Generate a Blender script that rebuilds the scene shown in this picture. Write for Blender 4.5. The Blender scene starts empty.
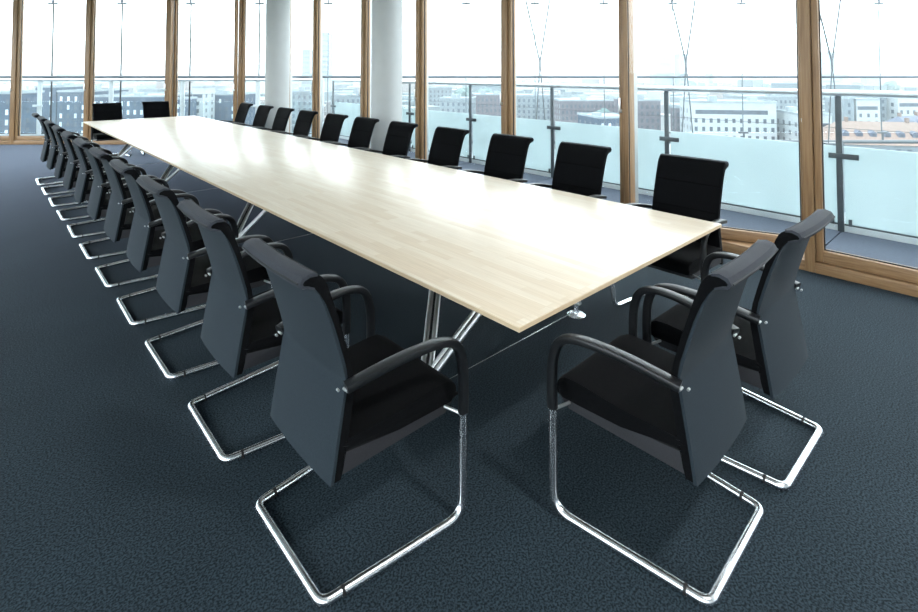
import bpy, bmesh, math, random
from mathutils import Vector, Matrix
random.seed(7)
S = bpy.context.scene
C = S.collection

# ------------------------------------------------------------------ camera
YAW, PITCH, EYE = 0.7483, 0.0334, 1.65
cam = bpy.data.cameras.new('camera')
cam.sensor_width = 36.0
cam.lens = 520.57 / 918 * 36
cam.shift_y = -(306 - 53.35) / 918
cam.clip_end = 20000
camo = bpy.data.objects.new('camera', cam)
C.objects.link(camo)
camo.location = (0, 0, EYE)
camo.rotation_euler = (math.pi / 2 + PITCH, 0, -YAW)
S.camera = camo

# ------------------------------------------------------------------ sky (bright overcast) and exposure
SKY = 6.0
w = bpy.data.worlds.new('overcast_sky')
S.world = w
w.use_nodes = True
bgn = w.node_tree.nodes['Background']
bgn.inputs[0].default_value = (0.90, 0.965, 1.0, 1)
bgn.inputs[1].default_value = SKY
S.view_settings.view_transform = 'Standard'
S.view_settings.look = 'None'
S.view_settings.exposure = 0.0
S.view_settings.gamma = 1.0
S.view_settings.use_curve_mapping = False

# ------------------------------------------------------------------ materials
def newmat(name):
    m = bpy.data.materials.new(name)
    m.use_nodes = True
    nt = m.node_tree
    return m, nt, nt.nodes['Principled BSDF']

def coords(nt, scale=(1, 1, 1), kind='Object'):
    tc = nt.nodes.new('ShaderNodeTexCoord')
    mp = nt.nodes.new('ShaderNodeMapping')
    mp.inputs['Scale'].default_value = scale
    nt.links.new(tc.outputs[kind], mp.inputs['Vector'])
    return mp.outputs['Vector']

def noise_ramp(nt, vec, scale, detail, stops):
    n = nt.nodes.new('ShaderNodeTexNoise')
    n.inputs['Scale'].default_value = scale
    n.inputs['Detail'].default_value = detail
    nt.links.new(vec, n.inputs['Vector'])
    r = nt.nodes.new('ShaderNodeValToRGB')
    e = r.color_ramp.elements
    e[0].position, e[0].color = stops[0][0], (*stops[0][1], 1)
    e[1].position, e[1].color = stops[-1][0], (*stops[-1][1], 1)
    for p, c in stops[1:-1]:
        q = e.new(p)
        q.color = (*c, 1)
    nt.links.new(n.outputs['Fac'], r.inputs['Fac'])
    return n, r

def bump(nt, bsdf, height, strength, dist=0.002):
    b = nt.nodes.new('ShaderNodeBump')
    b.inputs['Strength'].default_value = strength
    b.inputs['Distance'].default_value = dist
    nt.links.new(height, b.inputs['Height'])
    nt.links.new(b.outputs['Normal'], bsdf.inputs['Normal'])

def simple(name, col, rough=0.5, metal=0.0, var=0.12, scale=6.0, bmp=0.0, spec=0.5, sheen=0.0):
    m, nt, b = newmat(name)
    v = coords(nt)
    lo = tuple(max(0, c * (1 - var)) for c in col)
    hi = tuple(min(1, c * (1 + var)) for c in col)
    n, r = noise_ramp(nt, v, scale, 3, [(0.3, lo), (0.7, hi)])
    nt.links.new(r.outputs['Color'], b.inputs['Base Color'])
    b.inputs['Roughness'].default_value = rough
    b.inputs['Metallic'].default_value = metal
    b.inputs['Specular IOR Level'].default_value = spec
    if sheen:
        b.inputs['Sheen Weight'].default_value = sheen
        b.inputs['Sheen Roughness'].default_value = 0.4
    if bmp:
        bump(nt, b, n.outputs['Fac'], bmp)
    return m

M = {}
# carpet
m, nt, b = newmat('carpet')
v = coords(nt)
n1, r1 = noise_ramp(nt, v, 135, 2, [(0.38, (0.0032, 0.0078, 0.0118)), (0.64, (0.030, 0.049, 0.063))])
n2, r2 = noise_ramp(nt, v, 1.3, 4, [(0.3, (0.86, 0.86, 0.86)), (0.7, (1.1, 1.1, 1.1))])
mx = nt.nodes.new('ShaderNodeMix')
mx.data_type = 'RGBA'
mx.blend_type = 'MULTIPLY'
mx.inputs[0].default_value = 1
nt.links.new(r1.outputs['Color'], mx.inputs[6])
nt.links.new(r2.outputs['Color'], mx.inputs[7])
nt.links.new(mx.outputs[2], b.inputs['Base Color'])
b.inputs['Roughness'].default_value = 0.95
b.inputs['Specular IOR Level'].default_value = 0.25
b.inputs['Sheen Weight'].default_value = 0.62
b.inputs['Sheen Roughness'].default_value = 0.18
b.inputs['Sheen Tint'].default_value = (0.62, 0.72, 1, 1)
bump(nt, b, n1.outputs['Fac'], 0.25, 0.003)
M['carpet'] = m

def wood_mat(name, c0, c1, stretch, rough):
    m, nt, b = newmat(name)
    v = coords(nt, stretch)
    n, r = noise_ramp(nt, v, 9, 5, [(0.25, c0), (0.75, c1)])
    nt.links.new(r.outputs['Color'], b.inputs['Base Color'])
    b.inputs['Roughness'].default_value = rough
    bump(nt, b, n.outputs['Fac'], 0.05)
    return m
M['wood'] = wood_mat('oiled_oak_frame', (0.23, 0.13, 0.06), (0.40, 0.245, 0.125), (6, 6, 0.35), 0.42)
M['wood_rail'] = wood_mat('oiled_oak_rail', (0.23, 0.13, 0.06), (0.40, 0.245, 0.125), (0.5, 0.5, 8), 0.42)

# table top: edge-glued maple staves running along the table
m, nt, b = newmat('maple_staves')
tc = nt.nodes.new('ShaderNodeTexCoord')
mp = nt.nodes.new('ShaderNodeMapping')
mp.inputs['Rotation'].default_value = (0, 0, math.pi / 2)
nt.links.new(tc.outputs['Object'], mp.inputs['Vector'])
br = nt.nodes.new('ShaderNodeTexBrick')
br.offset = 0.37
br.offset_frequency = 3
br.inputs['Color1'].default_value = (0.68, 0.575, 0.445, 1)
br.inputs['Color2'].default_value = (0.76, 0.68, 0.565, 1)
br.inputs['Mortar'].default_value = (0.64, 0.54, 0.415, 1)
br.inputs['Scale'].default_value = 1.0
br.inputs['Mortar Size'].default_value = 0.0006
br.inputs['Mortar Smooth'].default_value = 0.2
br.inputs['Bias'].default_value = 0.0
br.inputs['Brick Width'].default_value = 0.46
br.inputs['Row Height'].default_value = 0.045
nt.links.new(mp.outputs['Vector'], br.inputs['Vector'])
gv = coords(nt, (60, 2.0, 20))
gn, gr = noise_ramp(nt, gv, 3, 5, [(0.25, (0.90, 0.88, 0.85)), (0.75, (1.05, 1.05, 1.04))])
mx = nt.nodes.new('ShaderNodeMix')
mx.data_type = 'RGBA'
mx.blend_type = 'MULTIPLY'
mx.inputs[0].default_value = 1
nt.links.new(br.outputs['Color'], mx.inputs[6])
nt.links.new(gr.outputs['Color'], mx.inputs[7])
nt.links.new(mx.outputs[2], b.inputs['Base Color'])
b.inputs['Roughness'].default_value = 0.30
b.inputs['Specular IOR Level'].default_value = 0.6
M['table'] = m
M['table_edge'] = wood_mat('maple_edge', (0.60, 0.44, 0.27), (0.74, 0.60, 0.42), (2, 0.6, 30), 0.4)

M['chrome'] = simple('polished_chrome', (0.88, 0.89, 0.90), 0.27, 1.0, 0.03)
M['steel'] = simple('brushed_steel', (0.88, 0.88, 0.88), 0.34, 1.0, 0.05, 20)
M['cushion'] = simple('black_wool', (0.003, 0.0033, 0.004), 0.9, 0, 0.35, 260, 0.3, 0.08, 0.03)
M['backpanel'] = simple('charcoal_back_fabric', (0.019, 0.028, 0.036), 0.85, 0, 0.16, 300, 0.25, 0.2, 0.04)
M['roll'] = simple('lit_roll_fabric', (0.034, 0.038, 0.047), 0.85, 0, 0.16, 300, 0.25, 0.2, 0.06)  # back fabric, skylight on the roll put into a lighter colour
M['piping'] = simple('black_piping', (0.014, 0.016, 0.019), 0.7)
M['arm'] = simple('black_arm_polymer', (0.006, 0.007, 0.0085), 0.38, 0, 0.2, 30, 0.0, 0.5)
M['pan'] = simple('grey_seat_pan', (0.021, 0.021, 0.025), 0.7, 0, 0.15, 200, 0.1)
M['seam'] = simple('black_thread', (0.002, 0.002, 0.002), 1.0, 0, 0.1, 30, 0, 0.0)
M['rubber'] = simple('black_rubber', (0.012, 0.012, 0.013), 0.6)
M['white'] = simple('white_paint', (0.80, 0.81, 0.81), 0.75, 0, 0.02)
M['ceiling'] = simple('white_ceiling', (0.82, 0.83, 0.83), 0.9, 0, 0.02)
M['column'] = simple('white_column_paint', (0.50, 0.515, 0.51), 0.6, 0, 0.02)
M['alu'] = simple('grey_aluminium', (0.42, 0.44, 0.44), 0.4, 0.6, 0.06)
M['post'] = simple('grey_painted_steel', (0.075, 0.09, 0.10), 0.5, 0.1, 0.08)
M['rail'] = simple('satin_steel_rail', (0.70, 0.74, 0.76), 0.32, 0.8, 0.04)
M['darkrail'] = simple('dark_grey_rail', (0.085, 0.105, 0.12), 0.5, 0.1, 0.08)
M['gasket'] = simple('black_gasket', (0.015, 0.016, 0.018), 0.6)
M['slab'] = simple('blue_grey_concrete', (0.066, 0.082, 0.112), 0.9, 0, 0.12, 40, 0.2)
M['curb'] = simple('pale_curb', (0.62, 0.68, 0.70), 0.8, 0, 0.05)

def glass(name, tint, refl=0.06, frost=0.0, frostcol=(0.6, 0.85, 0.9)):
    m = bpy.data.materials.new(name)
    m.use_nodes = True
    nt = m.node_tree
    nt.nodes.clear()
    out = nt.nodes.new('ShaderNodeOutputMaterial')
    tr = nt.nodes.new('ShaderNodeBsdfTransparent')
    tr.inputs[0].default_value = (*tint, 1)
    gl = nt.nodes.new('ShaderNodeBsdfGlossy')
    gl.inputs['Roughness'].default_value = 0.02
    gl.inputs['Color'].default_value = (0.9, 0.97, 1, 1)
    fr = nt.nodes.new('ShaderNodeFresnel')
    geo = nt.nodes.new('ShaderNodeNewGeometry')
    io = nt.nodes.new('ShaderNodeMapRange')
    io.inputs['To Min'].default_value = 1.22
    io.inputs['To Max'].default_value = 1 / 1.22
    nt.links.new(geo.outputs['Backfacing'], io.inputs['Value'])
    nt.links.new(io.outputs['Result'], fr.inputs['IOR'])
    mix = nt.nodes.new('ShaderNodeMixShader')
    nt.links.new(fr.outputs[0], mix.inputs[0])
    last = tr.outputs[0]
    if frost:
        df = nt.nodes.new('ShaderNodeBsdfDiffuse')
        tl = nt.nodes.new('ShaderNodeBsdfTranslucent')
        v = coords(nt)
        n, r = noise_ramp(nt, v, 2.2, 3, [(0.3, tuple(c * 0.93 for c in frostcol)), (0.7, frostcol)])
        nt.links.new(r.outputs['Color'], df.inputs[0])
        nt.links.new(r.outputs['Color'], tl.inputs[0])
        a = nt.nodes.new('ShaderNodeMixShader')
        a.inputs[0].default_value = 0.5
        nt.links.new(df.outputs[0], a.inputs[1])
        nt.links.new(tl.outputs[0], a.inputs[2])
        f = nt.nodes.new('ShaderNodeMixShader')
        f.inputs[0].default_value = frost
        nt.links.new(tr.outputs[0], f.inputs[1])
        nt.links.new(a.outputs[0], f.inputs[2])
        last = f.outputs[0]
    nt.links.new(last, mix.inputs[1])
    nt.links.new(gl.outputs[0], mix.inputs[2])
    nt.links.new(mix.outputs[0], out.inputs[0])
    return m
M['glass'] = glass('window_glass', (0.965, 0.985, 0.99))
M['clear'] = glass('clear_balustrade_glass', (0.965, 0.99, 0.993))
M['frost'] = glass('frosted_balustrade_glass', (0.85, 0.96, 0.97), frost=0.82, frostcol=(0.60, 0.675, 0.685))
M['outerglass'] = glass('outer_skin_glass', (0.98, 0.995, 0.997))

# ------------------------------------------------------------------ mesh helpers
def obj(name, bm, mat, parent=None, smooth=False, mats=None):
    bmesh.ops.recalc_face_normals(bm, faces=bm.faces[:])
    me = bpy.data.meshes.new(name)
    bm.to_mesh(me)
    bm.free()
    for q in (mats or [mat]):
        me.materials.append(q)
    if smooth:
        for p in me.polygons:
            p.use_smooth = True
        me.set_sharp_from_angle(angle=math.radians(38))
    o = bpy.data.objects.new(name, me)
    C.objects.link(o)
    if parent:
        o.parent = parent
    return o

def tag(o, label, cat, group=None, kind=None):
    o['label'] = label
    o['category'] = cat
    if group:
        o['group'] = group
    if kind:
        o['kind'] = kind
    return o

def empty(name, loc=(0, 0, 0), rz=0.0):
    o = bpy.data.objects.new(name, None)
    o.empty_display_size = 0.1
    o.location = loc
    o.rotation_euler = (0, 0, rz)
    C.objects.link(o)
    return o

def structure(o, label, cat='structure'):
    o['kind'] = 'structure'
    o['label'] = label
    o['category'] = cat
    return o

def box(bm, a, b, T=None, bev=0.0):
    co = [(x, y, z) for x in (a[0], b[0]) for y in (a[1], b[1]) for z in (a[2], b[2])]
    vs = [bm.verts.new(T @ Vector(c) if T else c) for c in co]
    fs = [(0, 1, 3, 2), (4, 6, 7, 5), (0, 4, 5, 1), (2, 3, 7, 6), (0, 2, 6, 4), (1, 5, 7, 3)]
    faces = [bm.faces.new([vs[i] for i in f]) for f in fs]
    if bev:
        es = list({e for f in faces for e in f.edges})
        bmesh.ops.bevel(bm, geom=es, offset=bev, segments=2, profile=0.5, affect='EDGES')
    return vs

def B(name, a, b, mat, parent=None, T=None, bev=0.0):
    bm = bmesh.new()
    box(bm, a, b, T, bev)
    return obj(name, bm, mat, parent, smooth=bev > 0)

def fillet(pts, r, seg=6):
    out = [Vector(pts[0])]
    for i in range(1, len(pts) - 1):
        p, a, b2 = Vector(pts[i]), Vector(pts[i - 1]), Vector(pts[i + 1])
        u, v = (a - p), (b2 - p)
        rr = min(r[i - 1] if isinstance(r, (list, tuple)) else r, u.length * 0.49, v.length * 0.49)
        u.normalize()
        v.normalize()
        for k in range(seg + 1):
            t = k / seg
            out.append((p + u * rr) * (1 - t) ** 2 + p * 2 * t * (1 - t) + (p + v * rr) * t ** 2)
    out.append(Vector(pts[-1]))
    return out

def sweep(bm, path, section, lateral=None, caps=True):
    """section: list of (a,b) offsets; a along the lateral axis, b along the normal."""
    path = [Vector(p) for p in path]
    rings = []
    prev = None
    for i, p in enumerate(path):
        t = (path[min(i + 1, len(path) - 1)] - path[max(i - 1, 0)]).normalized()
        if lateral is not None:
            s = Vector(lateral)
        elif prev is None:
            s = Vector((0, 0, 1)) if abs(t.z) < 0.9 else Vector((1, 0, 0))
        else:
            s = prev
        s = (s - t * s.dot(t)).normalized()
        prev = s
        n = t.cross(s)
        sec = section(i / (len(path) - 1)) if callable(section) else section
        rings.append([bm.verts.new(p + s * a + n * c) for a, c in sec])
    k = len(rings[0])
    for r0, r1 in zip(rings, rings[1:]):
        for j in range(k):
            bm.faces.new((r0[j], r0[(j + 1) % k], r1[(j + 1) % k], r1[j]))
    if caps:
        bm.faces.new(rings[0][::-1])
        bm.faces.new(rings[-1])

def circ(r, n=10):
    return [(r * math.cos(2 * math.pi * i / n), r * math.sin(2 * math.pi * i / n)) for i in range(n)]

def tube(bm, path, r, n=10):
    sweep(bm, path, circ(r, n))

def Tube(name, path, r, mat, parent=None, n=10):
    bm = bmesh.new()
    tube(bm, path, r, n)
    return obj(name, bm, mat, parent, smooth=True)

def rrect(wd, ht, r, seg=3):
    out = []
    for cx, cy, a0 in ((wd / 2 - r, ht / 2 - r, 0), (-wd / 2 + r, ht / 2 - r, 90), (-wd / 2 + r, -ht / 2 + r, 180), (wd / 2 - r, -ht / 2 + r, 270)):
        for k in range(seg + 1):
            a = math.radians(a0 + 90 * k / seg)
            out.append((cx + r * math.cos(a), cy + r * math.sin(a)))
    return out

def smoothpath(pts, n=6):
    P = [Vector(p) for p in pts]
    out = []
    for i in range(len(P) - 1):
        p0, p1, p2, p3 = P[max(i - 1, 0)], P[i], P[i + 1], P[min(i + 2, len(P) - 1)]
        for k in range(n):
            t = k / n
            out.append(0.5 * ((2 * p1) + (p2 - p0) * t + (2 * p0 - 5 * p1 + 4 * p2 - p3) * t * t + (3 * p1 - p0 - 3 * p2 + p3) * t ** 3))
    out.append(P[-1])
    return out

def lathe(bm, prof, centre, n=20):
    rings = []
    for r, z in prof:
        rings.append([bm.verts.new((centre[0] + r * math.cos(2 * math.pi * i / n), centre[1] + r * math.sin(2 * math.pi * i / n), centre[2] + z)) for i in range(n)])
    for a, c in zip(rings, rings[1:]):
        for j in range(n):
            bm.faces.new((a[j], a[(j + 1) % n], c[(j + 1) % n], c[j]))
    bm.faces.new(rings[0][::-1])
    bm.faces.new(rings[-1])

# the second axis of the building: the diagonal glazed facade (l along it, d outwards)
SA, CA = math.sin(YAW), math.cos(YAW)
def LD(l, d, z=0.0):
    return Vector((d * SA + l * CA, d * CA - l * SA, z))
T_DIAG = Matrix(((CA, SA, 0, 0), (-SA, CA, 0, 0), (0, 0, 1, 0), (0, 0, 0, 1)))      # local (l, d, z)
T_SIDE = Matrix(((0, 1, 0, 0), (1, 0, 0, 0), (0, 0, 1, 0), (0, 0, 0, 1)))           # local (Y, X, z)

XF, DF = 5.06, 11.70          # inner faces of the two glazed walls
HC = 3.56                     # ceiling height
YC = (DF - XF * SA) / CA      # the corner where they meet
LC = XF * CA - YC * SA
XL, YB = -3.0, -6.0
YL = (DF - XL * SA) / CA

# ------------------------------------------------------------------ room shell
def slab_poly(name, pts, z0, z1, mat, parent=None):
    bm = bmesh.new()
    lo = [bm.verts.new((x, y, z0)) for x, y in pts]
    hi = [bm.verts.new((x, y, z1)) for x, y in pts]
    bm.faces.new(lo[::-1])
    bm.faces.new(hi)
    n = len(pts)
    for i in range(n):
        bm.faces.new((lo[i], lo[(i + 1) % n], hi[(i + 1) % n], hi[i]))
    return obj(name, bm, mat, parent)

room = [(XL, YB), (XF + 0.16, YB), (XF + 0.16, YC + 0.09), (XF + 0.16 - 0.0, YC + 0.12), tuple(LD(-14.9, DF + 0.16)[:2]), (XL, YL + 0.1)]
structure(slab_poly('floor', room, -0.3, 0.0, M['carpet']), 'dark blue grey loop carpet across the conference room', 'floor')
structure(slab_poly('ceiling', room, HC, HC + 0.3, M['ceiling']), 'plain white ceiling above the conference room', 'ceiling')

# glazed facades: timber mullions, timber framed pivoting sashes
wcount = [0]
tcount = [0]
def mullion(T, u, label):
    tcount[0] += 1
    o = empty('trim_%d' % tcount[0])
    structure(o, label, 'mullion')
    B('mullion_timber', (u - 0.036, 0.0, 0.0), (u + 0.036, 0.12, HC), M['wood'], o, T, 0.004)
    B('mullion_cladding', (u - 0.035, 0.12, 0.0), (u + 0.035, 0.19, HC), M['alu'], o, T)
    return o

def window(T, u0, u1, label, ang=0.0, handle=1):
    """sash between two mullion centres; pivots about its vertical centre line"""
    wcount[0] += 1
    o = empty('window_%d' % wcount[0])
    structure(o, label, 'window')
    a, c = u0 + 0.036, u1 - 0.036
    mid = (a + c) / 2
    B('sill', (a, 0.0, 0.0), (c, 0.30 if ang else 0.15, 0.085), M['wood_rail'], o, T, 0.004)
    B('head_rail', (a, 0.0, HC - 0.10), (c, 0.15, HC), M['wood_rail'], o, T, 0.004)
    R = T @ Matrix.Translation((mid, 0.07, 0)) @ Matrix.Rotation(ang, 4, 'Z')
    h = (c - a) / 2 - 0.006
    z0, z1 = 0.092, HC - 0.106
    st = 0.048
    for s in (-1, 1):
        B('stile', (min(s * h, s * (h - st)), -0.045, z0), (max(s * h, s * (h - st)), 0.045, z1), M['wood'], o, R, 0.005)
    B('bottom_rail', (-h + st, -0.045, z0), (h - st, 0.045, z0 + 0.092), M['wood_rail'], o, R, 0.005)
    B('top_rail', (-h + st, -0.045, z1 - 0.08), (h - st, 0.045, z1), M['wood_rail'], o, R, 0.005)
    B('pane', (-h + st, 0.006, z0 + 0.092), (h - st, 0.014, z1 - 0.08), M['glass'], o, R)
    bm = bmesh.new()
    g = 0.007
    for s in (-1, 1):
        x = s * (h - st)
        box(bm, (min(x, x - s * g), -0.012, z0 + 0.092), (max(x, x - s * g), 0.006, z1 - 0.08), R)
    box(bm, (-h + st, -0.012, z0 + 0.092), (h - st, 0.006, z0 + 0.099), R)
    obj('gasket', bm, M['gasket'], o)
    x = handle * (h - st / 2)
    hd = B('handle', (x - 0.011, -0.083, 1.20), (x + 0.011, -0.068, 1.36), M['steel'], o, R, 0.004)
    B('handle_rose', (x - 0.013, -0.069, 1.20), (x + 0.013, -0.045, 1.235), M['steel'], hd, R, 0.003)
    return o

YM = [-5.47, -3.80, -2.13, -0.46, 1.215, 2.855, 4.575, 6.40, 8.0, 9.83, YC - 0.05]
for i, y in enumerate(YM):
    mullion(T_SIDE @ Matrix.Translation((0, XF, 0)), y, 'oak mullion of the straight glazed wall along the table, number %d from its diagonal corner' % (len(YM) - i))
for i in range(len(YM) - 1):
    ang = 0.0
    lab = 'oak framed sash in the straight glazed wall, number %d from its diagonal corner' % (len(YM) - 1 - i)
    if abs(YM[i] - 1.215) < 0.01:
        ang = math.radians(-19)
        lab = 'oak framed sash pivoted ajar in the straight glazed wall'
    window(T_SIDE @ Matrix.Translation((0, XF, 0)), YM[i], YM[i + 1], lab, ang, -1 if i != 4 else -1)
LM = [LC - 0.02, -4.93, -6.53, -8.345, -10.0, -11.6, -13.2, -14.8]
for i, l in enumerate(LM[1:]):
    mullion(T_DIAG @ Matrix.Translation((0, DF, 0)), l, 'oak mullion of the diagonal glazed wall, number %d from the corner column' % (i + 1))
for i in range(len(LM) - 1):
    lab = 'oak framed sash in the diagonal glazed wall, number %d from the corner column' % (i + 1)
    ang = math.radians(-8) if i == 1 else 0.0
    window(T_DIAG @ Matrix.Translation((0, DF, 0)), LM[i + 1], LM[i], lab, ang, 1)

# this unseen side is glazed too, added to bring more light into the room
T_LEFT = Matrix(((0, -1, 0, XL), (1, 0, 0, 0), (0, 0, 1, 0), (0, 0, 0, 1)))
ML = [YB + (YL - YB) * k / 14 for k in range(15)]
for i, y in enumerate(ML):
    mullion(T_LEFT, y, 'oak mullion of the added glazed wall beside the open carpet, number %d from the diagonal glazing' % (15 - i))
for i in range(14):
    window(T_LEFT, ML[i], ML[i + 1], 'oak framed sash of the added glazing beside the open carpet, number %d from the diagonal glazing' % (14 - i))
structure(B('wall_back', (XL, YB - 0.2, 0), (XF + 0.2, YB, HC), M['white']), 'plain white inner wall at the back of the room', 'wall')

# two round columns just inside the glazing
for c, lab in (((4.47, 10.2), 'round white column standing in the corner of the two glazed walls'), ((4.62, 6.60), 'round white column behind the chairs along the straight glazed wall')):
    bm = bmesh.new()
    lathe(bm, [(0.235, 0.0), (0.235, HC)], (*c, 0), 48)
    structure(obj('column', bm, M['column'], None, True), lab, 'column')

# round ceiling lamp above the near table end
m, nt, b = newmat('lamp_diffuser')
b.inputs['Base Color'].default_value = (0.9, 0.9, 0.9, 1)
b.inputs['Emission Color'].default_value = (1.0, 0.985, 0.96, 1)
b.inputs['Emission Strength'].default_value = 360
M['lamp'] = m
lamp = empty('ceiling_lamp', (1.55, -0.75, HC))
tag(lamp, 'round white lamp on the ceiling over the table end away from the diagonal glazing', 'lamp')
bm = bmesh.new()
lathe(bm, [(0.20, -0.06), (0.20, -0.001)], (0, 0, 0), 32)
obj('housing', bm, M['white'], lamp, True)
bm = bmesh.new()
lathe(bm, [(0.16, -0.072), (0.16, -0.0605)], (0, 0, 0), 32)
obj('diffuser', bm, M['lamp'], lamp, True)

# ------------------------------------------------------------------ balcony
XB, DB = 6.60, 13.15         # balustrade lines
YBC = (DB - XB * SA) / CA    # balustrade corner
XO, DO = XF + 0.19, DF + 0.19
YO = (DO - XO * SA) / CA
posts_y = [-2.35, -0.53, 1.29, 3.12, 4.94, 6.76, 8.55, 10.15]
sl = empty('floor_balcony')
structure(sl, 'blue grey balcony floor slabs outside the glazing', 'balcony floor')
ys = [-6.0] + [y for y in posts_y if y > -3] + [YO]
for a, c in zip(ys, ys[1:]):
    B('paving_slab', (XO, a + 0.006, -0.06), (XB + 0.14, c - 0.006, 0.0), M['slab'], sl)
lc0 = XO * CA - YO * SA
lb0 = XB * CA - YBC * SA
slab_poly('paving_slab', [(XO, YO + 0.006), (XB + 0.14, YO + 0.006), (XB + 0.14, YBC + 0.1), tuple(LD(lc0, DB + 0.14)[:2]), tuple(LD(lc0, DO)[:2])], -0.06, 0.0, M['slab'], sl)
ls = [lc0 - 0.01 - 1.82 * k for k in range(7)]
for a, c in zip(ls, ls[1:]):
    B('paving_slab', (c + 0.006, DO, -0.06), (a - 0.006, DB + 0.14, 0.0), M['slab'], sl, T_DIAG)
B('slab_bed', (XO, -6, -0.2), (XB + 0.14, YO, -0.065), M['gasket'], sl)

def balustrade(T, us, v, top_u0, top_u1, label, glassm, wide, gtop, postm):
    o = empty('balustrade')
    tag(o, label, 'balustrade', None)
    B('curb', (top_u0, v - 0.03, 0.001), (top_u1, v + 0.06, 0.06), M['curb'], o, T)
    for u in us:
        p = B('post', (u - wide / 2, v - 0.055, 0.0), (u + wide / 2, v - 0.035, 1.39), postm, o, T, 0.002)
        B('bracket', (u - 0.165, v - 0.070, 0.745), (u + 0.09, v - 0.056, 0.80), postm, p, T, 0.003)
        for s in (-1, 1):
            bm = bmesh.new()
            box(bm, (u + s * 0.075 - 0.014, v - 0.034, 0.062), (u + s * 0.075 + 0.014, v - 0.005, 0.13), T)
            obj('base_clamp', bm, M['post'], p)
    for a, c in zip(us, us[1:]):
        a, c = min(a, c), max(a, c)
        B('glass_panel', (a + 0.035, v - 0.018, 0.075), (c - 0.035, v - 0.004, gtop), glassm, o, T)
    bm = bmesh.new()
    tube(bm, [T @ Vector((top_u0, v - 0.045, 1.42)), T @ Vector((top_u1, v - 0.045, 1.42))], 0.034, 14)
    obj('handrail', bm, M['rail'], o, True)
    bm = bmesh.new()
    tube(bm, [T @ Vector((top_u0, v - 0.045, 1.06)), T @ Vector((top_u1, v - 0.045, 1.06))], 0.0025, 6)
    obj('guard_cable', bm, M['post'], o, True)
    B('glass_base_bead', (top_u0, v - 0.02, 0.06), (top_u1, v - 0.002, 0.078), M['post'], o, T)
    return o
balustrade(T_SIDE, [-5.9, -4.17] + posts_y + [YBC - 0.14], XB, -6, YBC - 0.10, 'steel balustrade with frosted blue glass panels along the straight balcony', M['frost'], 0.055, 0.87, M['post'])
lp = [(px - 459) * DB / 520.6 for px in (-170, -100, -29, 42, 113, 184, 259)]
balustrade(T_DIAG, lp + [lb0 - 0.24], DB, lp[0] - 0.5, lb0 - 0.20, 'steel balustrade with clear glass panels along the diagonal balcony', M['clear'], 0.11, 0.87, M['curb'])

# outer glass skin, parallel to the diagonal facade and running on past the corner
DS = 13.75
scr = empty('glass_screen')
tag(scr, 'frameless outer glass skin hung beyond the balconies', 'glass screen')
sp = 69.0 * DS / 520.6
l0 = (52 - 459) * DS / 520.6
joints = [l0 + sp * k for k in range(-3, 14)]
for a, c in zip(joints, joints[1:]):
    B('pane', (a + 0.01, DS, 0.03), (c - 0.01, DS + 0.012, 3.42), M['outerglass'], scr, T_DIAG)
    B('pane', (a + 0.01, DS, 3.45), (c - 0.01, DS + 0.012, 5.6), M['outerglass'], scr, T_DIAG)
for k, l in enumerate(joints):
    jw = 0.016 if k < 7 else 0.009
    B('joint_seal', (l - jw, DS - 0.004, 0.0), (l + jw, DS + 0.016, 5.6), M['gasket'] if k < 7 else M['darkrail'], scr, T_DIAG)
    for z in (0.03, 3.43):
        q = B('clip', (l - 0.12, DS - 0.05, z - 0.025), (l + 0.12, DS + 0.02, z + 0.02), M['post'], scr, T_DIAG, 0.004)
        B('clip_arm', (l - 0.02, DS - 0.04, z - (0.22 if z < 1 else -0.02)), (l + 0.02, DS - 0.01, z - 0.02 if z < 1 else z + 0.25), M['post'], q, T_DIAG)
Tube('rail', [LD(joints[0], DS - 0.10, 1.49), LD(joints[-1], DS - 0.10, 1.49)], 0.032, M['darkrail'], scr)
Tube('edge_beam', [LD(joints[0], DS - 0.03, -0.21), LD(joints[-1], DS - 0.03, -0.21)], 0.05, M['post'], scr)
# V-shaped tie rods bracing the outer skin
DR = 13.40
for i, px in enumerate((540, 686, 832)):
    l = (px - 459) * DR / 520.6
    br_ = empty('brace_rod')
    tag(br_, 'slender steel brace rods crossing outside, ' + ('nearest the round column behind the chairs', 'middle set of the three', 'beyond the big mullion with the fixed window')[i], 'brace')
    kx = 0.40
    node = LD(l, DR, 1.86)
    Tube('rod', [node, LD(l - 0.42, DR, 3.75)], 0.021, M['post'], br_)
    Tube('rod', [node, LD(l + 0.30, DR, 3.75)], 0.021, M['post'], br_)
    Tube('rod', [node, LD(l - 0.14, DR, -0.2)], 0.014, M['post'], br_)
    Tube('rod', [node, LD(l + 0.17, DR, -0.2)], 0.014, M['post'], br_)
    Tube('turnbuckle', [LD(l, DR, 1.72), LD(l, DR, 2.0)], 0.026, M['post'], br_)
    B('anchor', (l - 0.2, DR - 0.03, -0.26), (l + 0.24, DR + 0.20, -0.2), M['post'], br_, T_DIAG)

# ------------------------------------------------------------------ conference table
TX0, TX1, TY0, TY1, TZ = 1.437, 3.275, 1.234, 11.42, 0.74
TXC = (TX0 + TX1) / 2
tab = empty('conference_table', (TXC, (TY0 + TY1) / 2, 0))
tag(tab, 'very long pale maple conference table on splayed steel legs', 'table')
PT = Matrix.Translation((-TXC, -(TY0 + TY1) / 2, 0))
bm = bmesh.new()
box(bm, (TX0, TY0, TZ - 0.021), (TX1, TY1, TZ), PT, 0.002)
o = obj('tabletop', bm, M['table'], tab, True)
bm = bmesh.new()
e = 0.0025
for a, c in (((TX0 - e, TY0 - e), (TX0, TY1 + e)), ((TX1, TY0 - e), (TX1 + e, TY1 + e)), ((TX0, TY0 - e), (TX1, TY0)), ((TX0, TY1), (TX1, TY1 + e))):
    box(bm, (a[0], a[1], TZ - 0.019), (c[0], c[1], TZ - 0.003), PT)
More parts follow.
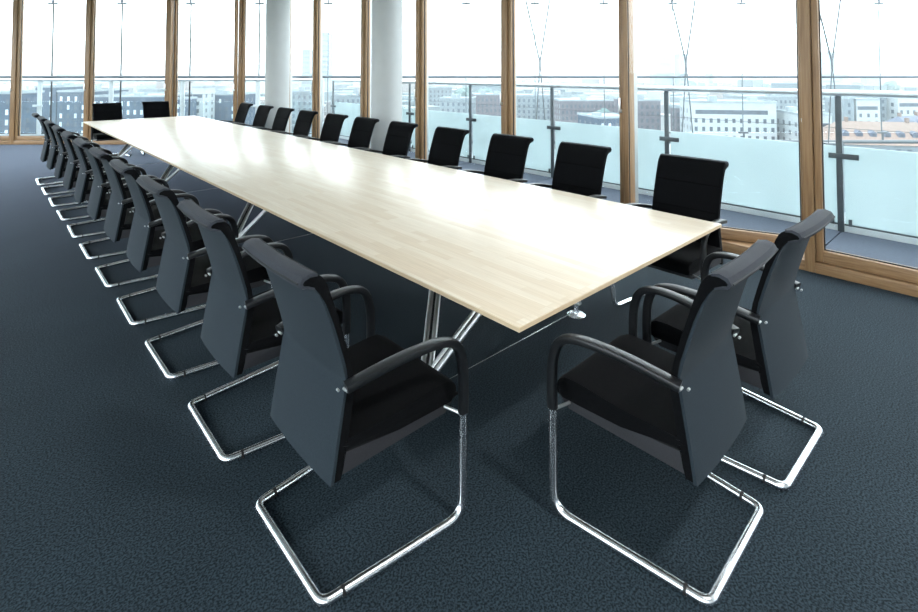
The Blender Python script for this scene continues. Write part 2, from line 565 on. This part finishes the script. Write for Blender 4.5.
obj('edge_band', bm, M['table_edge'], tab)
B('centre_beam', (TXC - 0.05, TY0 + 0.6, TZ - 0.085), (TXC + 0.05, TY1 - 0.6, TZ - 0.036), M['steel'], tab, PT, 0.004)
for Y in (2.08, 4.83, 7.58, 10.33):
    B('cross_plate', (TXC - 0.20, Y - 0.30, TZ - 0.035), (TXC + 0.20, Y + 0.68, TZ - 0.0215), M['steel'], tab, PT, 0.002)
    for s in (-1, 1):
        fx = TXC + s * 0.655
        bm = bmesh.new()
        lathe(bm, [(0.062, 0.0), (0.062, 0.006), (0.05, 0.014), (0.022, 0.020), (0.019, 0.03), (0.019, 0.10)], (*(PT @ Vector((fx, Y, 0)))[:2], 0.0), 24)
        obj('foot', bm, M['chrome'], tab, True)
        for dx, dy in ((-s * 0.60, 0.55), (-s * 0.60, -0.20)):
            p0 = PT @ Vector((fx, Y, 0.085))
            p1 = PT @ Vector((fx + dx, Y + dy, TZ - 0.04))
            dirn = (p1 - p0).normalized()
            side = dirn.cross(Vector((0, 0, 1))).normalized() * 0.021
            bm = bmesh.new()
            tube(bm, [p0 + side, p1 + side], 0.0155, 14)
            tube(bm, [p0 - side, p1 - side], 0.0155, 14)
            lg = obj('leg', bm, M['steel'], tab, True)
            Tube('leg_web', [p0, p1], 0.007, M['rubber'], lg, 6)
    Tube('tie_rod', [PT @ Vector((TXC - 0.655, Y, 0.030)), PT @ Vector((TXC + 0.655, Y, 0.030))], 0.003, M['chrome'], tab, 6)
# small round cable studs let into the top along the middle
st = []
for Y in (2.6, 4.9, 7.4):
    for k in range(5):
        p = PT @ Vector((TXC + 0.018 * (k - 2) + 0.05, Y + 0.02 * ((k * 2) % 3), TZ - 0.001))
        bm = bmesh.new()
        lathe(bm, [(0.007, 0.0), (0.007, 0.0025), (0.004, 0.0032)], p, 12)
        obj('stud', bm, M['steel'], tab, True)

# ------------------------------------------------------------------ chairs
def extrude_profile(bm, prof, hw, nseg=8, bow=0.012, bev=0.0, taper=None):
    cols = []
    for i in range(nseg + 1):
        y = -1 + 2 * i / nseg
        ring = []
        for x, z in prof:
            wd = hw * (taper(z) if taper else 1)
            ring.append(bm.verts.new((x + bow * y * y, y * wd, z)))
        cols.append(ring)
    n = len(prof)
    for a, c in zip(cols, cols[1:]):
        for j in range(n):
            bm.faces.new((a[j], a[(j + 1) % n], c[(j + 1) % n], c[j]))
    f0 = bm.faces.new(cols[0][::-1])
    f1 = bm.faces.new(cols[-1])
    if bev:
        es = list(f0.edges) + list(f1.edges)
        bmesh.ops.bevel(bm, geom=es, offset=bev, segments=2, profile=0.6, affect='EDGES')

HW = 0.236
def dense(pts, n=3):
    return [(p.x, p.z) for p in smoothpath([(x, 0, z) for x, z in pts], n)]
ZS = lambda z: z + max(0.0, z - 0.64) * 0.022
def zprof(p):
    return [(x, ZS(z)) for x, z in p]
def make_chair():
    t = empty('conference_chair')
    # chrome sled frame: one continuous bent tube
    half = [(0.54, 0.312, 0.40), (0.54, 0.308, 0.0150), (0.0, 0.252, 0.0150)]
    path = [(a, c, z) for a, c, z in half] + [(a, -c, z) for a, c, z in reversed(half)]
    fr = Tube('sled_frame', fillet(path, (0.07, 0.034, 0.034, 0.07), 8), 0.0150, M['chrome'], t, 12)
    for s in (-1, 1):
        for u in (0.13,):
            p = Vector((0.54 * u, s * (0.252 + 0.056 * u), 0.0150))
            d = Vector((0.54, s * 0.063, 0)).normalized() * 0.005
            Tube('joint_ring', [p - d, p + d], 0.0158, M['rubber'], fr, 12)
    # arms
    for s in (-1, 1):
        pts = smoothpath([(0.54, s * 0.312, 0.385), (0.542, s * 0.312, 0.47), (0.535, s * 0.312, 0.57), (0.505, s * 0.311, 0.641), (0.44, s * 0.308, 0.672), (0.34, s * 0.300, 0.677), (0.22, s * 0.282, 0.664), (0.080, s * 0.254, 0.634)], 5)
        def sec(f):
            wd = 0.030 + 0.014 * min(1, max(0, (f - 0.35) / 0.3))
            th = 0.036 - 0.010 * min(1, max(0, (f - 0.35) / 0.3))
            return rrect(wd, th, min(wd, th) * 0.30, 2)
        bm = bmesh.new()
        sweep(bm, pts, sec, (0, 1, 0))
        a = obj('armrest', bm, M['arm'], t, True)
        bm = bmesh.new()
        tube(bm, [(0.082, s * 0.236, 0.624), (0.082, s * 0.260, 0.624)], 0.0045, 12)
        obj('bolt', bm, M['alu'], a, True)
        bm = bmesh.new()
        tube(bm, [(0.062, s * 0.230, 0.626), (0.062, s * 0.240, 0.626)], 0.0045, 12)
        obj('bolt', bm, M['alu'], a, True)
        Tube('seat_bracket', [(0.54, s * 0.311, 0.378), (0.515, s * 0.235, 0.382)], 0.006, M['steel'], t, 8)
    # seat
    sp_ = dense([(0.09, 0.415), (0.09, 0.445), (0.11, 0.458), (0.30, 0.458), (0.48, 0.472), (0.55, 0.463), (0.575, 0.435), (0.572, 0.405), (0.545, 0.39), (0.30, 0.395)], 3)
    bm = bmesh.new()
    extrude_profile(bm, sp_, 0.240, 6, 0.0, 0.014)
    obj('seat', bm, M['cushion'], t, True)
    bm = bmesh.new()
    extrude_profile(bm, [(0.08, 0.35), (0.52, 0.355), (0.555, 0.385), (0.545, 0.40), (0.30, 0.405), (0.08, 0.42)], 0.236, 2, 0.0, 0.006)
    obj('seat_pan', bm, M['pan'], t, True)
    # back: front cushion rolled over the top, thin rear panel
    front = dense([(0.066, 0.338), (0.084, 0.42), (0.106, 0.56), (0.112, 0.635), (0.086, 0.74), (0.052, 0.85), (0.020, 0.94), (0.002, 0.982), (-0.020, 1.002), (-0.046, 1.008), (-0.070, 1.002), (-0.080, 0.988)], 2)
    rear = dense([(-0.075, 0.976), (-0.060, 0.975), (-0.036, 0.966), (-0.012, 0.944), (0.030, 0.85), (0.063, 0.75), (0.090, 0.655), (0.086, 0.61), (0.064, 0.48), (0.042, 0.338)], 2)
    bm = bmesh.new()
    extrude_profile(bm, zprof(front + rear), HW, 8, 0.010, 0.0035)
    bk = obj('backrest', bm, M['cushion'], t, True)
    Rl = dense([(0.030, 0.332), (0.050, 0.46), (0.076, 0.61), (0.080, 0.65), (0.052, 0.75), (0.020, 0.85), (-0.014, 0.94), (-0.034, 0.962)], 2)
    Rf = [(x + 0.0125, z) for x, z in reversed(Rl)]
    bm = bmesh.new()
    extrude_profile(bm, zprof(Rl + Rf), HW - 0.002, 8, 0.010, 0.002)
    obj('back_panel', bm, M['backpanel'], bk, True)
    bm = bmesh.new()
    extrude_profile(bm, zprof([(-0.030, 0.9575), (-0.056, 0.9695), (-0.074, 0.9700), (-0.0845, 0.987), (-0.073, 1.0055), (-0.048, 1.0125), (-0.022, 1.0065), (-0.022, 0.998), (-0.048, 1.003), (-0.068, 0.996), (-0.075, 0.987), (-0.071, 0.979), (-0.056, 0.977), (-0.032, 0.966)]), HW + 0.001, 8, 0.010, 0.002)
    obj('top_roll', bm, M['roll'], bk, True)
    Tube('piping', [(-0.0845 + 0.010 * (y / HW) ** 2, y, ZS(0.988)) for y in [HW * (-0.97 + 1.94 * i / 8) for i in range(9)]], 0.0035, M['piping'], bk, 6)
    Tube('piping', [(-0.022 + 0.010 * (y / HW) ** 2, y, ZS(1.0065)) for y in [HW * (-0.97 + 1.94 * i / 8) for i in range(9)]], 0.0025, M['piping'], bk, 6)
    for x, z in ((0.0530, 0.85), (0.1025, 0.68)):
        Tube('seam', [(x + 0.010 * (y / HW) ** 2, y, ZS(z)) for y in [HW * (-0.98 + 1.96 * i / 8) for i in range(9)]], 0.0022, M['seam'], bk, 6)
    return t

def copy_tree(o, parent=None):
    c = o.copy()
    C.objects.link(c)
    c.parent = parent
    for ch in list(o.children):
        copy_tree(ch, c)
    return c
chair0 = make_chair()
used = [False]
ORD = ['first', 'second', 'third', 'fourth', 'fifth', 'sixth', 'seventh', 'eighth', 'ninth', 'tenth', 'eleventh']
def place(x, y, rz, label, group):
    o = copy_tree(chair0) if used[0] else chair0
    used[0] = True
    o.location = (x, y, 0)
    o.rotation_euler = (0, 0, rz)
    return tag(o, label, 'chair', group)

for k in range(11):
    j = random.uniform(-1, 1)
    place(0.815 - 0.0110 * k, 1.75 + 0.811 * k, math.radians(0.8 * j), 'black sled-base armchair on the open carpet side of the table, %s from the diagonal glazing' % ORD[10 - k], 'chairs along the open carpet side')
RY = [1.64, 2.56, 3.39, 4.27, 5.16, 5.99, 6.78, 7.68, 8.51, 9.36, 10.30]
for k, y in enumerate(RY):
    j = random.uniform(-1, 1)
    place(3.81 + 0.006 * k, y, math.pi + math.radians(1.0 * j), 'black sled-base armchair between the table and the straight glazing, %s from the diagonal glazing' % ORD[10 - k], 'chairs along the straight glazing')
place(1.94, 0.692, math.pi / 2 + math.radians(1.0), 'black sled-base armchair at the table end away from the diagonal glazing, open carpet side', 'chairs at the table ends')
place(2.615, 0.662, math.pi / 2 + math.radians(-1.0), 'black sled-base armchair at the table end away from the diagonal glazing, straight glazing side', 'chairs at the table ends')
place(1.90, 12.12, -math.pi / 2, 'black sled-base armchair at the table end facing the diagonal glazing, open carpet side', 'chairs at the table ends')
place(2.74, 12.12, -math.pi / 2, 'black sled-base armchair at the table end facing the diagonal glazing, straight glazing side', 'chairs at the table ends')

# ------------------------------------------------------------------ the city below and around
ZG = -45.0
CM = {
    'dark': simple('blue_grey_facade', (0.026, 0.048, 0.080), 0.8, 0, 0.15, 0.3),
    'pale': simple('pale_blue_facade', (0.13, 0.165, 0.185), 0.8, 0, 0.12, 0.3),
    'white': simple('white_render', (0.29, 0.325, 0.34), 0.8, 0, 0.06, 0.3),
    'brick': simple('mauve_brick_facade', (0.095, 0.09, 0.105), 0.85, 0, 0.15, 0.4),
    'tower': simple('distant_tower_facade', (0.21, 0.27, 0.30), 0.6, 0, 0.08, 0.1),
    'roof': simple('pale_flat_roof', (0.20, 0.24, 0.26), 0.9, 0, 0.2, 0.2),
    'darkroof': simple('grey_slate_roof', (0.075, 0.09, 0.125), 0.8, 0, 0.15, 0.5),
    'tile': simple('faded_clay_tiles', (0.16, 0.12, 0.10), 0.85, 0, 0.14, 1.2),
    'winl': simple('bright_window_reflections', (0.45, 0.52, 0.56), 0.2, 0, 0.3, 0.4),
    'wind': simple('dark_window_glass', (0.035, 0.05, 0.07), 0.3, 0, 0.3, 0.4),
    'leaf': simple('hazy_foliage', (0.075, 0.13, 0.125), 0.9, 0, 0.35, 0.8, 0.0),
    'trunk': simple('bark', (0.08, 0.07, 0.06), 0.9),
}
# ground
m, nt, b = newmat('hazy_city_ground')
v = coords(nt)
n, r = noise_ramp(nt, v, 0.012, 6, [(0.35, (0.07, 0.105, 0.115)), (0.5, (0.14, 0.18, 0.19)), (0.65, (0.24, 0.265, 0.27))])
nt.links.new(r.outputs['Color'], b.inputs['Base Color'])
b.inputs['Roughness'].default_value = 0.95
bm = bmesh.new()
lathe(bm, [(9000, -1.0), (9000, 0.0)], (0, 0, ZG), 64)
structure(obj('ground', bm, m), 'hazy pale streets and squares far below the tower', 'ground')

def local_T(l, d, yaw):
    p = LD(l, d)
    return Matrix.Translation((p.x, p.y, 0)) @ Matrix.Rotation(-YAW + math.radians(yaw), 4, 'Z')

def building(l, d, w, dep, zt, yaw, kind, label):
    T = local_T(l, d, yaw)
    o = empty('tower_block' if kind == 'tower' else 'building', LD(l, d, ZG))
    tag(o, label, 'tower' if kind == 'tower' else 'building', 'city buildings beyond the glazing')
    T = Matrix.Translation((-LD(l, d).x, -LD(l, d).y, -ZG)) @ T
    B('wall', (-w / 2, 0, ZG), (w / 2, dep, zt), CM[kind], o, T)
    bm = bmesh.new()
    t = 0.5
    box(bm, (-w / 2 - 0.3, -0.3, zt), (w / 2 + 0.3, dep + 0.3, zt + 0.35), T)
    for a, c in (((-w / 2 - 0.3, -0.3), (w / 2 + 0.3, 0.1)), ((-w / 2 - 0.3, dep - 0.1), (w / 2 + 0.3, dep + 0.3)), ((-w / 2 - 0.3, 0.1), (-w / 2 + 0.1, dep - 0.1)), ((w / 2 - 0.1, 0.1), (w / 2 + 0.3, dep - 0.1))):
        box(bm, (*a, zt + 0.35), (*c, zt + 0.9), T)
    if w > 8 and kind != 'tower':
        for k in range(max(1, int(w / 9))):
            x = -w / 2 + 2 + (w - 4) * random.random()
            y = dep * random.uniform(0.25, 0.7)
            box(bm, (x - 1.6, y - 1.5, zt + 0.35), (x + 1.6, y + 1.5, zt + random.uniform(1.6, 3.2)), T)
    obj('roof', bm, CM['roof'], o)
    fl = {'tower': 7.0, 'dark': 3.9, 'brick': 3.4}.get(kind, 3.6)
    cs = {'tower': 5.0, 'dark': 2.9, 'brick': 2.3}.get(kind, 2.8)
    bm = bmesh.new()
    bm2 = bmesh.new()
    z = zt - (2.0 if kind != 'white' else 3.0)
    floors = 0
    while z - 2 > max(ZG + 3, zt - (60 if kind == 'tower' else 34)) and floors < 12:
        n = max(1, int((w - 1) / cs))
        if kind == 'white' and floors == 0:
            box(bm, (-w / 2 + w * 0.04, -0.05, z - 1.8), (w / 2 - w * 0.1, 0.06, z), T)
        elif kind == 'tower':
            box(bm, (-w / 2 + 0.6, -0.05, z - 2.6), (w / 2 - 0.6, 0.06, z), T)
        else:
            for i in range(n):
                x = -w / 2 + w * (i + 0.5) / n
                ww = cs * {'dark': 0.19, 'brick': 0.27}.get(kind, 0.22)
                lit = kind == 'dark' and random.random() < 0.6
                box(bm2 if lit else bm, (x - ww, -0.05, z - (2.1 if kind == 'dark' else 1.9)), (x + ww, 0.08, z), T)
        for sx in (-1, 1):
            ns = max(1, int(dep / 5)) if kind != 'tower' else 0
            for i in range(ns):
                y = dep * (i + 0.5) / ns
                box(bm, (sx * w / 2 - 0.06, y - 0.8, z - 1.9), (sx * w / 2 + 0.06, y + 0.8, z), T)
        z -= fl
        floors += 1
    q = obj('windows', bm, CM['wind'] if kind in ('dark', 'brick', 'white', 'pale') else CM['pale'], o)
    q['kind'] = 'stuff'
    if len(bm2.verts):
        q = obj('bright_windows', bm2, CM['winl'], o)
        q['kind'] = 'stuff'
    else:
        bm2.free()
    return o

taken = []
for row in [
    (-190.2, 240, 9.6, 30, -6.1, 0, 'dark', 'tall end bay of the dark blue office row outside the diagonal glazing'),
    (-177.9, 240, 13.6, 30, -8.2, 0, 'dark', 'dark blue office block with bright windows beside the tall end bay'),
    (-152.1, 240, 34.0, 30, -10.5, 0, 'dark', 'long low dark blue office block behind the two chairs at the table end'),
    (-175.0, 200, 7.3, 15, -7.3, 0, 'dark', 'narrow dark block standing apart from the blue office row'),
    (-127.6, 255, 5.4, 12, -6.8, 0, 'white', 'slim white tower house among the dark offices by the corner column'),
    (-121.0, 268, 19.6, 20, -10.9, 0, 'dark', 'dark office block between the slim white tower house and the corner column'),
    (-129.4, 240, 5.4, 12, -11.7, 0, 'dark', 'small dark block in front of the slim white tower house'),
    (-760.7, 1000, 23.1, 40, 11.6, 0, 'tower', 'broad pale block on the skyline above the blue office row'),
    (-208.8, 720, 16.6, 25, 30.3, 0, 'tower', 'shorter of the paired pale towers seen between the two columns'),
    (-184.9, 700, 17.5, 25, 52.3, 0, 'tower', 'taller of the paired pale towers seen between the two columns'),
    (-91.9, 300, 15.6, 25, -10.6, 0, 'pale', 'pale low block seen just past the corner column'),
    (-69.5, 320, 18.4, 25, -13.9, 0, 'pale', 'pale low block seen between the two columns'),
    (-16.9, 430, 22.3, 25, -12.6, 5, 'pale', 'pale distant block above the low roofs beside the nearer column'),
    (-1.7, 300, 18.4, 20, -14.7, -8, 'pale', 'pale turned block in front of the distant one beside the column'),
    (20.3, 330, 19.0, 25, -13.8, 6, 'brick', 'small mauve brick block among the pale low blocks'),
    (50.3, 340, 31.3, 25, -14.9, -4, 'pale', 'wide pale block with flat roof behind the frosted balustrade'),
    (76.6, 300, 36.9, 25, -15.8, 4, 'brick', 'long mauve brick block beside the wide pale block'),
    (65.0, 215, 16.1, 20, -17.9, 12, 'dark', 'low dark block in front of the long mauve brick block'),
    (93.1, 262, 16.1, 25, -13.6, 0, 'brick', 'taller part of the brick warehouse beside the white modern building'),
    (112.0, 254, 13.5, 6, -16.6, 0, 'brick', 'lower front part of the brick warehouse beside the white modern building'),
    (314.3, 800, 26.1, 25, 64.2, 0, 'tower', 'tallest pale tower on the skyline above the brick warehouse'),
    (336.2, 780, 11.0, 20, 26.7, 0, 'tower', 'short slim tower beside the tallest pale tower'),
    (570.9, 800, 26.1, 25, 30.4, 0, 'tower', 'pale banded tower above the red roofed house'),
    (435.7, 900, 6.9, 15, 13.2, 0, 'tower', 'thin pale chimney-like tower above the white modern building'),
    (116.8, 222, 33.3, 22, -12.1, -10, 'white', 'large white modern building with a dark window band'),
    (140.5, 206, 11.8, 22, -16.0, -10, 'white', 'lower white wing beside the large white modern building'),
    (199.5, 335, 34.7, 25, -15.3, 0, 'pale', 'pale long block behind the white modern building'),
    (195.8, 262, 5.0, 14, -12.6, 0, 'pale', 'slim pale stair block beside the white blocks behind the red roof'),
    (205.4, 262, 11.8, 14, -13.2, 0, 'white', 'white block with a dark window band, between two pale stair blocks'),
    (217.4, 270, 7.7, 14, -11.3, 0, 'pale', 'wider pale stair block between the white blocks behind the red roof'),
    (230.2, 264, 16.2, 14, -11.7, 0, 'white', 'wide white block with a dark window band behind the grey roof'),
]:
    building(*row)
    taken.append((row[0], row[1], max(row[2], row[3]) * 0.75 + 26))

def gabled(l, d, w, dep, ze, zr, yaw, roofm, wallm, dormers, label):
    T = Matrix.Translation((-LD(l, d).x, -LD(l, d).y, -ZG)) @ local_T(l, d, yaw)
    o = empty('house', LD(l, d, ZG))
    tag(o, label, 'house', 'city buildings beyond the glazing')
    B('wall', (-w / 2, 0, ZG), (w / 2, dep, ze), wallm, o, T)
    bm = bmesh.new()
    hp = dep * 0.45
    e0 = [(-w / 2 - 0.5, -0.6, ze), (w / 2 + 0.5, -0.6, ze), (w / 2 + 0.5, dep + 0.6, ze), (-w / 2 - 0.5, dep + 0.6, ze)]
    rd = [(-w / 2 + hp * 0.7, dep / 2, zr), (w / 2 - hp * 0.7, dep / 2, zr)]
    V = [bm.verts.new(T @ Vector(p)) for p in e0 + rd]
    for f in ((0, 1, 5, 4), (1, 2, 5), (2, 3, 4, 5), (3, 0, 4), (3, 2, 1, 0)):
        bm.faces.new([V[i] for i in f])
    obj('roof', bm, roofm, o)
    for i in range(dormers):
        x = -w / 2 + 4 + (w - 8) * (i + 0.5) / dormers
        y0 = dep / 2 * 0.30
        zb = ze + (zr - ze) * 0.30
        bm = bmesh.new()
        hh, ww = 1.5, 0.95
        pts = [(x - ww, y0, zb), (x + ww, y0, zb), (x + ww, y0, zb + hh), (x, y0, zb + hh + 0.8), (x - ww, y0, zb + hh)]
        A = [bm.verts.new(T @ Vector(p)) for p in pts]
        Z = [bm.verts.new(T @ (Vector(p) + Vector((0, 3.6, 0)))) for p in pts]
        bm.faces.new(A)
        bm.faces.new(Z[::-1])
        for k in range(5):
            bm.faces.new((A[k], A[(k + 1) % 5], Z[(k + 1) % 5], Z[k]))
        dm = obj('dormer', bm, CM['darkroof'], o)
        B('pane', (x - 0.6, y0 - 0.06, zb + 0.3), (x + 0.6, y0 - 0.01, zb + 1.4), CM['wind'], dm, T)
    bm = bmesh.new()
    for i in range(max(2, int(w / 3))):
        x = -w / 2 + w * (i + 0.5) / max(2, int(w / 3))
        for z in (ze - 1.2, ze - 4.6):
            box(bm, (x - 0.6, -0.06, z - 1.7), (x + 0.6, 0.05, z), T)
    q = obj('windows', bm, CM['wind'], o)
    q['kind'] = 'stuff'
    for i in range(2):
        x = -w / 4 + i * w / 2
        B('chimney', (x - 0.5, dep / 2 - 0.5, zr - 1.5), (x + 0.5, dep / 2 + 0.5, zr + 1.4), CM['tile'], o, T)
gabled(141.0, 170, 36, 20, -22.6, -15.8, -14, CM['tile'], CM['pale'], 7, 'large house with faded red tiled roof and a row of dormers')
gabled(184.0, 203, 24, 16, -21.9, -16.4, 24, CM['darkroof'], CM['pale'], 3, 'house with steep grey slate roof behind the red roofed one')

for l, d, zt, rr, lab in [
    (20.7, 450, -11.6, 9, 'round hazy tree standing among the pale low blocks'), (74.4, 270, -17.5, 4, 'round tree in front of the long mauve brick block'),
    (395.9, 900, -12.7, 16, 'broad hazy tree far off above the white modern building'), (357.1, 650, -10.0, 8, 'taller of two hazy trees behind the pale long block'),
    (378.0, 640, -13.0, 7, 'shorter of two hazy trees behind the pale long block'), (498.2, 650, -11.0, 9, 'hazy tree behind the slim pale stair block'),
    (539.4, 650, -10.0, 8, 'hazy tree behind the wide white block'), (4.0, 475, -12.0, 8, 'hazy tree beside the pale distant block'),
    (114.7, 330, -15.7, 6, 'small hazy tree behind the brick warehouse'), (259.5, 700, -14.9, 13, 'broad hazy tree beneath the tallest pale tower')]:
    p = LD(l, d, ZG)
    taken.append((l, d, rr + 30))
    t = empty('tree', p)
    tag(t, lab, 'tree', 'trees in the city')
    bm = bmesh.new()
    for k in range(6):
        a = k * 2.4
        c = Vector((math.cos(a) * rr * 0.45, math.sin(a) * rr * 0.45, zt - ZG - rr * (0.75 + 0.22 * (k % 3))))
        sph = bmesh.ops.create_icosphere(bm, subdivisions=2, radius=rr * random.uniform(0.5, 0.72), matrix=Matrix.Translation(c))
        for vv in sph['verts']:
            vv.co += Vector((random.uniform(-1, 1), random.uniform(-1, 1), random.uniform(-1, 1))) * rr * 0.10
    obj('crown', bm, CM['leaf'], t)
    bm = bmesh.new()
    lathe(bm, [(rr * 0.09, 0), (rr * 0.06, zt - ZG - rr)], (0, 0, 0), 8)
    obj('trunk', bm, CM['trunk'], t)

# endless low roofs fading to the horizon
m, nt, b = newmat('distant_roofs_and_walls')
gi = nt.nodes.new('ShaderNodeNewGeometry')
r = nt.nodes.new('ShaderNodeValToRGB')
e = r.color_ramp.elements
e[0].position, e[0].color = 0.0, (0.06, 0.10, 0.12, 1)
e[1].position, e[1].color = 1.0, (0.33, 0.36, 0.365, 1)
q = e.new(0.45)
q.color = (0.15, 0.19, 0.205, 1)
q = e.new(0.7)
q.color = (0.17, 0.15, 0.145, 1)
nt.links.new(gi.outputs['Random Per Island'], r.inputs['Fac'])
nt.links.new(r.outputs['Color'], b.inputs['Base Color'])
b.inputs['Roughness'].default_value = 0.9
bm = bmesh.new()
rg = random.Random(11)
for k in range(3800):
    d = 360 * math.exp(rg.random() * 2.75)
    l = d * rg.uniform(-1.15, 1.15)
    if any((l - a) ** 2 + (d + 12 - c) ** 2 < q * q for a, c, q in taken):
        continue
    hgt = rg.uniform(9, 24) * (1.0 if rg.random() > 0.03 else 1.7)
    wd, dp = rg.uniform(10, 42), rg.uniform(10, 26)
    box(bm, (-wd / 2, 0, ZG), (wd / 2, dp, ZG + hgt), local_T(l, d, rg.choice((0, 12, -20, 45, 30))))
o = obj('city_rooftops', bm, m)
tag(o, 'countless low hazy rooftops fading away to the horizon', 'rooftops', None, 'stuff')

# thin haze lying over the city
m = bpy.data.materials.new('city_haze')
m.use_nodes = True
nt = m.node_tree
nt.nodes.clear()
out = nt.nodes.new('ShaderNodeOutputMaterial')
vs = nt.nodes.new('ShaderNodeVolumeScatter')
vs.inputs['Color'].default_value = (0.93, 0.97, 1.0, 1)
vs.inputs['Density'].default_value = 0.00036
vs.inputs['Anisotropy'].default_value = 0.0
nt.links.new(vs.outputs[0], out.inputs['Volume'])
bm = bmesh.new()
box(bm, (-9000, 60, ZG - 5), (9000, 8500, 110), T_DIAG)
o = obj('haze', bm, m)
tag(o, 'thin bluish haze hanging over the whole city', 'haze', None, 'stuff')
